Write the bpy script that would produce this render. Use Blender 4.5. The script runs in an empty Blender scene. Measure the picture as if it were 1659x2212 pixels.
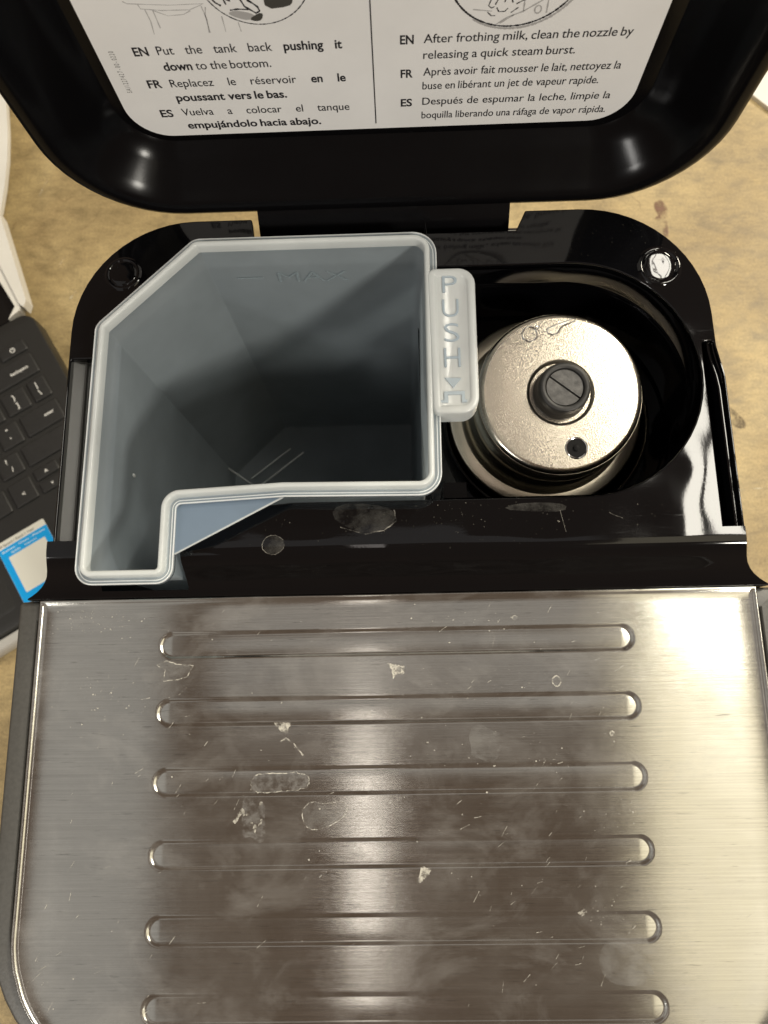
import bpy, bmesh, math, random
from mathutils import Vector, Matrix
from mathutils.geometry import tessellate_polygon
random.seed(7)
S = 0.001                                   # everything below is written in millimetres
scene = bpy.context.scene
COL = scene.collection

# ------------------------------------------------------------------ camera
cam_d = bpy.data.cameras.new("camera")
cam = bpy.data.objects.new("camera", cam_d)
COL.objects.link(cam)
cam.matrix_world = Matrix(((0.999481, 0.022969, 0.022584, 0.002193),
                           (-0.017583, 0.976464, -0.214962, -0.020631),
                           (-0.02699, 0.214454, 0.976361, 0.198912),
                           (0, 0, 0, 1)))
cam_d.sensor_fit = 'VERTICAL'
cam_d.sensor_height = 36
cam_d.sensor_width = 27
cam_d.lens = 36 * 1534 / 2212
cam_d.clip_start = 0.005
cam_d.clip_end = 60
cam_d.dof.use_dof = True
cam_d.dof.focus_distance = 0.205
cam_d.dof.aperture_fstop = 22
scene.camera = cam

# ------------------------------------------------------------------ world, lamps, exposure
world = bpy.data.worlds.new("World")
scene.world = world
world.use_nodes = True
bg = world.node_tree.nodes["Background"]
bg.inputs[0].default_value = (1.0, 0.72, 0.54, 1)
bg.inputs[1].default_value = 0.125

def lamp(name, loc, sx, sy, radiance, color, target=None):
    d = bpy.data.lights.new(name, 'AREA')
    d.shape = 'RECTANGLE'; d.size = sx; d.size_y = sy
    d.energy = radiance * math.pi * sx * sy
    d.color = color
    o = bpy.data.objects.new(name, d)
    COL.objects.link(o)
    o.location = loc
    if target is not None:
        v = Vector(target) - Vector(loc)
        o.rotation_euler = v.to_track_quat('-Z', 'Y').to_euler()
    return o
# room lamps, and added panels standing in for pale ceiling, about two metres above the machine
for lx, lw in ((0.895, 0.13), (1.075, 0.15), (1.265, 0.15)):      # three diffuser strips of one ceiling fixture
    lamp("ceiling_lamp_or_fill", (lx, 0.58, 2.0), lw, 0.74, 19.0, (1.0, 0.95, 0.83))
lamp("ceiling_lamp_or_fill", (1.00, -0.52, 2.0), 0.62, 1.30, 1.05, (1.0, 0.90, 0.66))
lamp("ceiling_lamp_or_fill", (-0.115, -0.50, 2.0), 0.07, 0.7, 2.0, (1.0, 0.92, 0.86))
lamp("ceiling_lamp_or_fill", (1.7, -2.0, 2.0), 0.42, 0.42, 90.0, (1.0, 0.95, 0.85), (0, 0, 0))
lamp("ceiling_lamp_or_fill", (-1.8, -1.9, 2.0), 0.42, 0.42, 32.0, (1.0, 0.97, 0.92), (0, 0, 0))
lamp("ceiling_lamp_or_fill", (1.9, 1.7, 2.0), 0.40, 0.40, 105.0, (1.0, 0.91, 0.74), (0, 0, 0))
lamp("ceiling_lamp_or_fill", (0.02, 0.09, 2.0), 1.20, 0.46, 0.24, (0.95, 0.98, 1.0))  # added dim panel that greys the reflection at the tray's rear
lamp("ceiling_lamp_or_fill", (-1.35, -0.6, 2.0), 1.25, 3.0, 0.25, (0.93, 0.98, 1.0))  # added fill panel standing in for the pale ceiling on the left

scene.view_settings.view_transform = 'Standard'
scene.view_settings.look = 'None'
scene.view_settings.exposure = 0.4
scene.view_settings.gamma = 1
scene.cycles.max_bounces = 14
scene.cycles.transparent_max_bounces = 16
scene.cycles.transmission_bounces = 8
scene.cycles.use_denoising = True
scene.cycles.caustics_reflective = False
scene.cycles.caustics_refractive = False

# ------------------------------------------------------------------ material helpers
class NT:
    def __init__(self, name):
        self.m = bpy.data.materials.new(name); self.m.use_nodes = True
        self.t = self.m.node_tree; self.n = self.t.nodes
        self.n.clear()
        self.out = self.n.new('ShaderNodeOutputMaterial')
        self.tc = self.n.new('ShaderNodeTexCoord')
    def link(self, a, b): self.t.links.new(a, b)
    def node(self, kind, **kw):
        x = self.n.new(kind)
        for k, v in kw.items():
            if k in x.inputs: 
                if hasattr(v, 'node'): self.link(v, x.inputs[k])
                else: x.inputs[k].default_value = v
            else: setattr(x, k, v)
        return x
    def mapping(self, scale=(1, 1, 1), rot=(0, 0, 0), loc=(0, 0, 0)):
        mp = self.node('ShaderNodeMapping')
        self.link(self.tc.outputs['Object'], mp.inputs['Vector'])
        mp.inputs['Scale'].default_value = scale; mp.inputs['Rotation'].default_value = rot
        mp.inputs['Location'].default_value = loc
        return mp.outputs['Vector']
    def noise(self, vec, scale, detail=3, rough=0.55, dist=0.0):
        x = self.node('ShaderNodeTexNoise')
        self.link(vec, x.inputs['Vector'])
        x.inputs['Scale'].default_value = scale; x.inputs['Detail'].default_value = detail
        x.inputs['Roughness'].default_value = rough; x.inputs['Distortion'].default_value = dist
        return x.outputs['Fac']
    def ramp(self, fac, stops):
        x = self.node('ShaderNodeValToRGB'); self.link(fac, x.inputs[0])
        el = x.color_ramp.elements
        while len(el) > 1: el.remove(el[0])
        el[0].position = stops[0][0]; el[0].color = c4(stops[0][1])
        for p, c in stops[1:]:
            e = el.new(p); e.color = c4(c)
        return x.outputs['Color']
    def math(self, op, a, b=0.0, clamp=False):
        x = self.node('ShaderNodeMath', operation=op, use_clamp=clamp)
        for i, v in enumerate((a, b)):
            if hasattr(v, 'node'): self.link(v, x.inputs[i])
            else: x.inputs[i].default_value = v
        return x.outputs[0]
    def mixc(self, fac, a, b, mode='MIX'):
        x = self.node('ShaderNodeMix', data_type='RGBA', blend_type=mode)
        for i, v in ((0, fac), (6, a), (7, b)):
            if hasattr(v, 'node'): self.link(v, x.inputs[i])
            else: x.inputs[i].default_value = v if i == 0 else c4(v)
        return x.outputs[2]
    def bump(self, h, strength, dist, normal=None):
        x = self.node('ShaderNodeBump')
        self.link(h, x.inputs['Height']); x.inputs['Strength'].default_value = strength
        x.inputs['Distance'].default_value = dist
        if normal is not None: self.link(normal, x.inputs['Normal'])
        return x.outputs['Normal']
    def principled(self, **kw):
        x = self.node('ShaderNodeBsdfPrincipled')
        for k, v in kw.items():
            k = k.replace('_', ' ')
            if hasattr(v, 'node'): self.link(v, x.inputs[k])
            else: x.inputs[k].default_value = c4(v) if isinstance(v, tuple) and len(v) == 3 and 'Color' in k else v
        return x
    def done(self, shader):
        self.link(shader, self.out.inputs['Surface']); return self.m
def c4(c):
    if isinstance(c, (int, float)): return (c, c, c, 1)
    return tuple(c) if len(c) == 4 else (*c, 1)

def mat_plain(name, col, rough=0.5, metal=0.0, ior=1.5, var=0.0, vscale=400, bump=0.0):
    k = NT(name); v = k.mapping()
    c = col
    n = k.noise(v, vscale, 4)
    if var: c = k.mixc(1.0, col, k.ramp(n, [(0.3, 1 - var), (0.7, 1 + var)]), 'MULTIPLY')
    p = k.principled(Base_Color=c, Roughness=rough, Metallic=metal, IOR=ior)
    if bump: k.link(k.bump(n, bump, 0.0003), p.inputs['Normal'])
    return k.done(p.outputs[0])

def make_gloss_black(name="glossy_black_plastic", wave=0.6, wscale=40, wdist=0.0015):
    k = NT(name); v = k.mapping()
    wav = k.noise(v, wscale, 0.8, 0.4)
    fine = k.noise(v, 1500, 2)
    scr = k.noise(k.mapping((60, 900, 60), (0, 0, 0.9)), 1.0, 4, 0.7)
    dust = k.noise(v, 900, 5, 0.75)
    dustm = k.ramp(dust, [(0.70, 0.0), (0.80, 1.0)])
    film = k.noise(v, 28, 4, 0.6)
    filmm = k.ramp(film, [(0.45, 0.0), (0.8, 1.0)])
    rough = k.math('ADD', 0.035, k.math('MULTIPLY', filmm, 0.07))
    rough = k.math('ADD', rough, k.math('MULTIPLY', k.ramp(scr, [(0.62, 0.0), (0.8, 1.0)]), 0.12))
    base = k.mixc(k.math('MULTIPLY', dustm, 0.18), (0.0022, 0.0022, 0.0027), (0.16, 0.15, 0.13))
    n = k.bump(wav, wave, wdist)
    n = k.bump(fine, 0.008, 0.0002, n)
    p = k.principled(Base_Color=base, Roughness=rough, IOR=1.46, Normal=n)
    return k.done(p.outputs[0])

def make_satin_black():
    k = NT("satin_black_plastic"); v = k.mapping()
    n1 = k.noise(v, 60, 3)
    rough = k.math('ADD', 0.15, k.math('MULTIPLY', n1, 0.10))
    p = k.principled(Base_Color=(0.0032, 0.003, 0.0034), Roughness=rough, IOR=1.24,
                     Normal=k.bump(k.noise(v, 1800, 2), 0.03, 0.0002))
    return k.done(p.outputs[0])

def make_steel():
    k = NT("brushed_steel"); v = k.mapping()
    streak = k.noise(k.mapping((26, 2300, 26)), 1.0, 6, 0.65)
    streak2 = k.noise(k.mapping((90, 4200, 90)), 1.0, 3, 0.6)
    smear = k.noise(v, 26, 6, 0.62, 0.7)
    smear2 = k.noise(k.mapping((60, 140, 60), (0, 0, 0.6)), 1.0, 5, 0.65)
    speck = k.noise(k.mapping((1, 1.6, 1)), 900, 5, 0.7)
    base = k.mixc(1.0, (0.51, 0.505, 0.462), k.ramp(streak, [(0.25, 0.84), (0.75, 1.12)]), 'MULTIPLY')
    dash = k.noise(k.mapping((130, 1500, 130)), 1.0, 4, 0.6)
    base = k.mixc(1.0, base, k.ramp(dash, [(0.28, 0.62), (0.38, 1.0)]), 'MULTIPLY')
    film = k.math('MULTIPLY', k.ramp(smear, [(0.38, 0.0), (0.72, 1.0)]), 0.06)
    film = k.math('ADD', film, k.math('MULTIPLY', k.ramp(smear2, [(0.55, 0.0), (0.8, 1.0)]), 0.07))
    cloud = k.noise(k.mapping((38, 62, 38), (0, 0, 0.45), (3, 1, 0)), 1.0, 7, 0.68, 0.5)
    film = k.math('ADD', film, k.math('MULTIPLY', k.ramp(cloud, [(0.50, 0.0), (0.68, 1.0)]), 0.13))
    scrt = k.noise(k.mapping((14, 1300, 14), (0, 0, 0.55)), 1.0, 3, 0.6)
    film = k.math('ADD', film, k.math('MULTIPLY', k.ramp(scrt, [(0.66, 0.0), (0.74, 1.0)]), 0.12))
    film = k.math('ADD', film, k.math('MULTIPLY', k.ramp(speck, [(0.66, 0.0), (0.78, 1.0)]), 0.35), True)
    rough = k.math('ADD', 0.11, k.math('MULTIPLY', k.ramp(smear, [(0.3, 0.0), (0.8, 1.0)]), 0.10))
    h = k.math('ADD', streak, k.math('MULTIPLY', streak2, 0.6))
    nrm = k.bump(h, 0.06, 0.00015)
    tan = k.node('ShaderNodeCombineXYZ'); tan.inputs[1].default_value = 1.0
    metal = k.principled(Base_Color=base, Metallic=1.0, Roughness=rough, Anisotropic=0.84,
                         Tangent=tan.outputs[0], Normal=nrm)
    dirt = k.principled(Base_Color=(0.44, 0.43, 0.41), Roughness=0.75, Normal=nrm)
    mix = k.node('ShaderNodeMixShader')
    k.link(film, mix.inputs[0]); k.link(metal.outputs[0], mix.inputs[1]); k.link(dirt.outputs[0], mix.inputs[2])
    return k.done(mix.outputs[0])

def make_blasted_steel():
    k = NT("bead_blasted_steel"); v = k.mapping()
    g = k.noise(v, 3600, 2, 0.6)
    g2 = k.noise(v, 1800, 2)
    p = k.principled(Base_Color=k.mixc(1.0, (0.53, 0.485, 0.405), k.ramp(k.noise(v, 3200, 3, 0.7), [(0.3, 0.66), (0.5, 0.95), (0.68, 1.4)]), 'MULTIPLY'), Metallic=1.0, Roughness=0.21,
                     Normal=k.bump(k.math('ADD', g, k.math('MULTIPLY', g2, 0.8)), 0.14, 0.00025))
    return k.done(p.outputs[0])

def make_turned_steel():
    k = NT("turned_steel"); v = k.mapping()
    g = k.noise(v, 900, 3)
    p = k.principled(Base_Color=(0.68, 0.62, 0.50), Metallic=1.0, Roughness=0.30,
                     Normal=k.bump(g, 0.12, 0.0002))
    return k.done(p.outputs[0])

def make_poly(name, col, through, soft=0.5, rough=0.28, ior=1.42):
    """milky polypropylene: light is scattered forwards and back, a part passes straight through"""
    k = NT(name); v = k.mapping()
    n = k.noise(v, 60, 3)
    c = k.mixc(1.0, col, k.ramp(n, [(0.3, 0.93), (0.7, 1.05)]), 'MULTIPLY')
    d = k.node('ShaderNodeBsdfDiffuse'); k.link(c, d.inputs[0])
    t = k.node('ShaderNodeBsdfTranslucent'); k.link(c, t.inputs[0])
    m1 = k.node('ShaderNodeMixShader'); m1.inputs[0].default_value = soft
    k.link(d.outputs[0], m1.inputs[1]); k.link(t.outputs[0], m1.inputs[2])
    tr = k.node('ShaderNodeBsdfTransparent'); tr.inputs[0].default_value = (0.93, 0.96, 0.97, 1)
    m2 = k.node('ShaderNodeMixShader'); m2.inputs[0].default_value = through
    k.link(m1.outputs[0], m2.inputs[1]); k.link(tr.outputs[0], m2.inputs[2])
    g = k.node('ShaderNodeBsdfGlossy'); g.inputs['Roughness'].default_value = rough
    g.inputs['Color'].default_value = (1, 1, 1, 1)
    f = k.node('ShaderNodeFresnel'); f.inputs['IOR'].default_value = ior
    geo = k.node('ShaderNodeNewGeometry')
    ff = k.math('MULTIPLY', f.outputs[0], k.math('SUBTRACT', 1.0, geo.outputs['Backfacing']))
    m3 = k.node('ShaderNodeMixShader')
    k.link(ff, m3.inputs[0]); k.link(m2.outputs[0], m3.inputs[1]); k.link(g.outputs[0], m3.inputs[2])
    return k.done(m3.outputs[0])

def make_table():
    k = NT("worn_tan_tabletop"); v = k.mapping()
    big = k.noise(v, 9, 4, 0.6, 0.6)
    mid = k.noise(k.mapping((1, 1.5, 1), (0, 0, 0.5)), 55, 5, 0.65, 0.4)
    fib = k.noise(k.mapping((90, 420, 90), (0, 0, 0.7)), 1.0, 5, 0.7)
    fine = k.noise(v, 700, 4, 0.7)
    c = k.ramp(big, [(0.32, (0.36, 0.265, 0.125)), (0.52, (0.45, 0.34, 0.165)), (0.70, (0.54, 0.42, 0.21))])
    c = k.mixc(1.0, c, k.ramp(mid, [(0.3, 0.64), (0.5, 0.96), (0.75, 1.15)]), 'MULTIPLY')
    c = k.mixc(1.0, c, k.ramp(fib, [(0.25, 0.80), (0.6, 1.06)]), 'MULTIPLY')
    c = k.mixc(1.0, c, k.ramp(fine, [(0.25, 0.66), (0.7, 1.16)]), 'MULTIPLY')
    crack = k.node('ShaderNodeTexVoronoi', feature='DISTANCE_TO_EDGE')
    wv = k.node('ShaderNodeMix', data_type='VECTOR')
    nz = k.node('ShaderNodeTexNoise'); nz.inputs['Scale'].default_value = 30; k.link(v, nz.inputs['Vector'])
    wv.inputs[0].default_value = 0.05
    k.link(v, wv.inputs[4]); k.link(nz.outputs['Color'], wv.inputs[5])
    k.link(wv.outputs[1], crack.inputs['Vector']); crack.inputs['Scale'].default_value = 22
    cr = k.ramp(crack.outputs['Distance'], [(0.0, 1.0), (0.012, 0.0)])
    cm = k.math('MULTIPLY', cr, k.ramp(k.noise(v, 35, 2), [(0.56, 0.0), (0.68, 0.55)]))
    c = k.mixc(cm, c, (0.16, 0.10, 0.05))
    p = k.principled(Base_Color=c, Roughness=k.math('ADD', 0.42, k.math('MULTIPLY', mid, 0.25)),
                     Normal=k.bump(k.math('ADD', fib, fine), 0.25, 0.0005))
    return k.done(p.outputs[0])

def make_stain(name, col, amount, scale=300, rough=0.7):
    """thin dried film: patchy, see-through"""
    k = NT(name); v = k.mapping()
    n = k.noise(v, scale, 5, 0.7)
    a = k.math('MULTIPLY', k.ramp(n, [(0.42, 0.03), (0.62, 1.0)]), amount, True)
    p = k.principled(Base_Color=col, Roughness=rough)
    tr = k.node('ShaderNodeBsdfTransparent')
    m = k.node('ShaderNodeMixShader')
    k.link(a, m.inputs[0]); k.link(tr.outputs[0], m.inputs[1]); k.link(p.outputs[0], m.inputs[2])
    return k.done(m.outputs[0])

M = dict(
    gloss=make_gloss_black(), wavy=make_gloss_black("wavy_black_plastic", 0.26, 230, 0.0005), satin=make_satin_black(), steel=make_steel(), blast=make_blasted_steel(),
    turned=make_turned_steel(),
    channel=mat_plain("lit_channel_plastic", (0.045, 0.045, 0.042), 0.40, ior=1.5, bump=0.08),  # greyed so the left channel reads as catching lamp light
    pit=mat_plain("dull_black_and_hole_dark", (0.004, 0.004, 0.004), 0.6, ior=1.25),  # near-black that also stands in for the outlet hole's darkness
    trim=mat_plain("charcoal_side_plastic", (0.075, 0.073, 0.066), 0.42, var=0.12, vscale=900, bump=0.15),
    chrome=mat_plain("bright_steel", (0.7, 0.7, 0.68), 0.15, 1.0),
    wall=make_poly("milky_tank_wall", (0.66, 0.755, 0.81), 0.38, 0.5, 0.45, 1.12),
    rim=make_poly("milky_tank_rim", (0.82, 0.85, 0.84), 0.20, 0.30, 0.2),
    lip=make_poly("milky_tank_lip", (0.70, 0.78, 0.84), 0.58, 0.4, 0.10, 1.55),
    edge=make_poly("tank_edge_highlight", (0.93, 0.95, 0.95), 0.12, 0.35, 0.12, 1.5),  # paler plastic imitating highlights along the tank lip
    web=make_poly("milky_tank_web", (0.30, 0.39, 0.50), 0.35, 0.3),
    letter=make_poly("milky_letter", (0.60, 0.68, 0.75), 0.42, 0.4),
    rubber=mat_plain("black_rubber", (0.014, 0.0135, 0.0125), 0.5, var=0.3, vscale=700, bump=0.2),
    greyplug=mat_plain("worn_grey_plastic", (0.06, 0.058, 0.055), 0.45, var=0.55, vscale=500, bump=0.25),
    paper=mat_plain("white_label_paper", (0.80, 0.80, 0.79), 0.38, var=0.03, vscale=60),
    ink=mat_plain("black_ink", (0.012, 0.011, 0.014), 0.5),
    greyink=mat_plain("grey_ink", (0.40, 0.395, 0.39), 0.5),
    darkink=mat_plain("dark_grey_ink", (0.055, 0.052, 0.045), 0.5),
    table=make_table(),
    laptop=mat_plain("dark_laptop_shell", (0.018, 0.018, 0.017), 0.45, var=0.15, vscale=900, bump=0.1),
    key=mat_plain("dark_key_plastic", (0.021, 0.021, 0.020), 0.5, var=0.15, vscale=500, bump=0.1),
    legend=mat_plain("white_key_print", (0.8, 0.8, 0.76), 0.5),
    silver=mat_plain("silver_plastic", (0.42, 0.41, 0.38), 0.4),
    screen=mat_plain("black_screen", (0.006, 0.006, 0.006), 0.12),
    white=mat_plain("white_paper", (0.78, 0.765, 0.70), 0.6, var=0.03, vscale=40),
    blue=mat_plain("bright_blue_print", (0.0, 0.36, 0.84), 0.45),
    pale=mat_plain("pale_blue_print", (0.62, 0.82, 0.9), 0.5),
    cream=mat_plain("cream_sticker", (0.74, 0.74, 0.66), 0.5),
    mineral=make_stain("dried_mineral_edge", (0.72, 0.69, 0.60), 0.68, 520),
    film=make_stain("dried_mineral_film", (0.50, 0.50, 0.48), 0.13, 160),
    haze=make_stain("chalky_smear", (0.62, 0.62, 0.60), 0.15, 420),
    dust=make_stain("grey_dust_film", (0.30, 0.29, 0.26), 0.12, 110),
    brown=make_stain("brown_spill", (0.17, 0.07, 0.03), 0.95, 90, 0.35),
    soot=make_stain("dark_smudge", (0.10, 0.075, 0.05), 0.8, 120),
)

# ------------------------------------------------------------------ mesh helpers
def obj(name, verts, faces, mat, parent=None, smooth=True, angle=40, tri=False, flat=False):
    me = bpy.data.meshes.new(name)
    me.from_pydata([(a * S, b * S, c * S) for a, b, c in verts], [], faces)
    me.validate()
    bm = bmesh.new(); bm.from_mesh(me)
    bmesh.ops.recalc_face_normals(bm, faces=bm.faces)
    if tri: bmesh.ops.triangulate(bm, faces=bm.faces)
    bm.to_mesh(me); bm.free()
    return link(name, me, mat, parent, smooth, angle, flat)
def link(name, me, mat, parent=None, smooth=True, angle=40, flat=False):
    me.materials.clear(); me.materials.append(mat)
    if smooth:
        me.shade_smooth()
        me.set_sharp_from_angle(angle=math.radians(angle))
        if flat:
            for q in me.polygons:
                if max(abs(c) for c in q.normal) > .9995: q.use_smooth = False
    o = bpy.data.objects.new(name, me); COL.objects.link(o)
    if parent is not None: adopt(o, parent)
    return o
def origin(o):
    t = Vector((0, 0, 0))
    while o is not None:
        t = t + o.location; o = o.parent
    return t
def adopt(o, parent):
    o.parent = parent
    if o.location.length == 0 : o.location = -origin(parent)
def thing(name, label, cat, loc=(0, 0, 0), group=None):
    o = bpy.data.objects.new(name, None); COL.objects.link(o)
    o.location = [c * S for c in loc]; o.empty_display_size = 0.02
    o['label'] = label; o['category'] = cat
    if group: o['group'] = group
    return o

def rpoly(pts, off=0.0, seg=7):
    """rounded polygon (counter-clockwise; each corner x, y, radius), grown outwards by off; vertex count does not depend on off"""
    n = len(pts); out = []
    P = [Vector(q[:2]) for q in pts]; Rr = [q[2] for q in pts]
    dirs = [(P[(i + 1) % n] - P[i]).normalized() for i in range(n)]
    nor = [Vector((d.y, -d.x)) for d in dirs]
    for i in range(n):
        d0, d1, n0, n1 = dirs[i - 1], dirs[i], nor[i - 1], nor[i]
        cr = d0.x * d1.y - d0.y * d1.x
        bis = n0 + n1
        c = P[i] + bis * (off / max(1e-6, 1 + n0.dot(n1)))
        r = max(0.05, Rr[i] + off if cr > 0 else Rr[i] - off)
        if abs(cr) < 1e-4:
            out += [c] * 1; continue
        ang = math.acos(max(-1, min(1, d0.dot(d1))))
        t = r * math.tan(ang / 2)
        a, s = c - d0 * t, (1 if cr > 0 else -1)
        cen = a - n0 * r * s
        a0 = math.atan2(n0.y * s, n0.x * s)
        for j in range(seg + 1):
            aa = a0 + s * ang * j / seg
            out.append(cen + Vector((math.cos(aa), math.sin(aa))) * r)
    return [(q.x, q.y) for q in out]

def loft(loops, close_first=False, close_last=False, wrap=False):
    """loops of equal length (3D points) joined by quads"""
    V = []; F = []; n = len(loops[0])
    for L in loops: V += L
    K = len(loops)
    for k in range(K if wrap else K - 1):
        a, b = k * n, ((k + 1) % K) * n
        for i in range(n):
            j = (i + 1) % n
            F.append((a + i, a + j, b + j, b + i))
    if close_first: F += fill(V, list(range(n)))
    if close_last: F += fill(V, list(range((K - 1) * n, K * n)))
    return V, F
def fill(V, idx):
    tri = tessellate_polygon([[Vector(V[i]) for i in idx]])
    return [tuple(idx[q] for q in t) for t in tri]
def lathe(prof, cx, cy, seg=64, z0=0.0):
    V = []; F = []
    for r, z in prof:
        for i in range(seg):
            a = 2 * math.pi * i / seg
            V.append((cx + r * math.cos(a), cy + r * math.sin(a), z + z0))
    for k in range(len(prof) - 1):
        for i in range(seg):
            j = (i + 1) % seg
            F.append((k * seg + i, k * seg + j, (k + 1) * seg + j, (k + 1) * seg + i))
    if prof[0][0] < 1e3 and prof[0][0] > 0: F.append(tuple(range(seg)))
    if prof[-1][0] > 0: F.append(tuple(range((len(prof) - 1) * seg, len(prof) * seg)))
    return V, F
def merge(parts):
    V = []; F = []
    for v, f in parts:
        o = len(V); V += v; F += [tuple(i + o for i in q) for q in f]
    return V, F
def box(x0, x1, y0, y1, z0, z1, fr=None):
    V = [(x, y, z) for z in (z0, z1) for x, y in ((x0, y0), (x1, y0), (x1, y1), (x0, y1))]
    if fr: V = [fr(*q) for q in V]
    return V, [(0, 3, 2, 1), (4, 5, 6, 7), (0, 1, 5, 4), (1, 2, 6, 5), (2, 3, 7, 6), (3, 0, 4, 7)]
def slab(pts2, profile, fr=None, seg=5):
    """solid from a rounded polygon: profile = [(offset, z), ...] from bottom to top, closed both ends"""
    loops = [[(x, y, z) for x, y in rpoly(pts2, o, seg)] for o, z in profile]
    V, F = loft(loops, True, True)
    if fr: V = [fr(*q) for q in V]
    return V, F
def ribbon(pts, w, z, closed=False, jit=0.0):
    P = [Vector(p) for p in pts]; n = len(P); V = []; F = []
    fine = []
    m = n if closed else n - 1
    for i in range(m):
        a, b = P[i], P[(i + 1) % n]
        for t in (0, .25, .5, .75):
            q = a.lerp(b, t)
            fine.append(q + Vector((random.uniform(-jit, jit), random.uniform(-jit, jit))))
    if not closed: fine.append(P[-1])
    k = len(fine)
    for i, q in enumerate(fine):
        a = fine[(i - 1) % k] if closed or i else q; b = fine[(i + 1) % k] if closed or i < k - 1 else q
        d = (b - a); d = d.normalized() if d.length else Vector((1, 0))
        nn = Vector((-d.y, d.x)) * w * random.uniform(0.3, 0.75)
        V += [(q.x + nn.x, q.y + nn.y, z), (q.x - nn.x, q.y - nn.y, z)]
    for i in range(k if closed else k - 1):
        j = (i + 1) % k
        F.append((2 * i, 2 * i + 1, 2 * j + 1, 2 * j))
    return V, F
def smooth_loop(pts, it=2):
    P = [Vector(p) for p in pts]
    for _ in range(it):
        Q = []
        for i in range(len(P)):
            a, b = P[i], P[(i + 1) % len(P)]
            Q += [a.lerp(b, .25), a.lerp(b, .75)]
        P = Q
    return [tuple(p) for p in P]
def blob(pts, z, it=2):
    L = smooth_loop(pts, it); V = [(x, y, z) for x, y in L]
    return V, fill(V, list(range(len(V))))
def tube(path, r, seg=8):
    V = []; F = []; P = [Vector(p) for p in path]
    for i, p in enumerate(P):
        d = (P[min(i + 1, len(P) - 1)] - P[max(i - 1, 0)]).normalized()
        u = d.orthogonal().normalized() if abs(d.z) > .9 else d.cross(Vector((0, 0, 1))).normalized()
        w = d.cross(u)
        for k in range(seg):
            a = 2 * math.pi * k / seg
            V.append(tuple(p + (u * math.cos(a) + w * math.sin(a)) * r))
    for i in range(len(P) - 1):
        for k in range(seg):
            j = (k + 1) % seg
            F.append((i * seg + k, i * seg + j, (i + 1) * seg + j, (i + 1) * seg + k))
    F += [tuple(range(seg)), tuple(range((len(P) - 1) * seg, len(P) * seg))]
    return V, F

_tcache = {}
def text_geo(s, bold=0.0, extrude=0.0):
    """outline of a string at size 1, baseline 0: (verts, faces, width)"""
    key = (s, bold, extrude)
    if key in _tcache: return _tcache[key]
    cu = bpy.data.curves.new("lettering", 'FONT'); cu.body = s; cu.size = 1.0; cu.resolution_u = 4
    cu.offset = bold; cu.extrude = extrude
    o = bpy.data.objects.new("lettering", cu); COL.objects.link(o)
    me = bpy.data.meshes.new_from_object(o.evaluated_get(bpy.context.evaluated_depsgraph_get()))
    V = [tuple(v.co) for v in me.vertices]; F = [tuple(q.vertices) for q in me.polygons]
    bpy.data.objects.remove(o); bpy.data.curves.remove(cu); bpy.data.meshes.remove(me)
    xs = [v[0] for v in V] or [0]
    r = (V, F, min(xs), max(xs)); _tcache[key] = r
    return r
_H = text_geo("H"); CAP = max(v[1] for v in _H[0])
def put_text(s, x, y, cap, sx=1.0, bold=0.0, fr=None, extrude=0.0, shear=0.0):
    V, F, a, b = text_geo(s, bold, extrude); k = cap / CAP
    W = [(x + (v[0] - a) * k * sx + v[1] * k * shear, y + v[1] * k, v[2] * k) for v in V]
    if fr: W = [fr(*q) for q in W]
    return (W, F), (b - a) * k * sx

# ------------------------------------------------------------------ the table
V, F = [], []
R_ = 1500
table = obj("tabletop", *slab([(-900, -700, 30), (1100, -700, 30), (1100, 1100, 30), (-900, 1100, 30)],
            [(-2, -290), (0, -288), (0, -252), (-2, -250)]), M['table'], smooth=True)
table['kind'] = 'structure'; table['label'] = 'worn tan tabletop with scratches and stains'
def drop(cx, cy, rx, ry, rot=0.0, n=11, j=0.25):
    L = []
    for i in range(n):
        a = 2 * math.pi * i / n; k = 1 + random.uniform(-j, j)
        x, y = math.cos(a) * rx * k, math.sin(a) * ry * k
        L.append((cx + x * math.cos(rot) - y * math.sin(rot), cy + x * math.sin(rot) + y * math.cos(rot)))
    return L
obj("brown_stain", *merge([blob(drop(191.5, 292, 5, 9, 0.2), -249.85), blob(drop(193, 276, 2, 8), -249.8), blob(drop(189, 283, 3, 5), -249.75)]), M['brown'], table, False)
obj("dark_smudge", *merge([blob(drop(224, 136, 4.5, 9, 0.5), -249.85), blob(drop(296, 352, 9, 3, 0.5), -249.85)]), M['soot'], table, False)
sc = []
for x, y, l, a in [(-236, 262, 9, 1.1), (-226, 236, 8, 1.0), (-255, 320, 14, 1.2), (-205, 255, 8, 1.0), (214, 86, 22, 0.1), (-190, 268, 12, .9)]:
    d = Vector((math.cos(a), math.sin(a))) * l
    sc.append(ribbon([(x, y), (x + d.x * .5, y + d.y * .5 + .6), (x + d.x, y + d.y)], 1.1, -249.8))
obj("pale_scratch", *merge(sc), make_stain("pale_scratch", (0.75, 0.66, 0.45), 0.7, 200), table, False)

# ------------------------------------------------------------------ espresso machine
BASE = (0, 0, -250)
mach = thing("espresso_machine", "black espresso machine with raised lid and brushed steel cup tray on top", "espresso machine", BASE)

RB = 35
outer = [(-92.0, 9.2, .6), (93.4, 9.2, .6), (93.5, 57, 8), (92.0, 66, 8), (91.7, 110.8, RB), (41.2, 110.8, .6), (38.2, 104.4, .5), (-39.2, 104.4, .5), (-40.0, 110.8, .6), (-91.6, 110.8, RB)]
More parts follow.
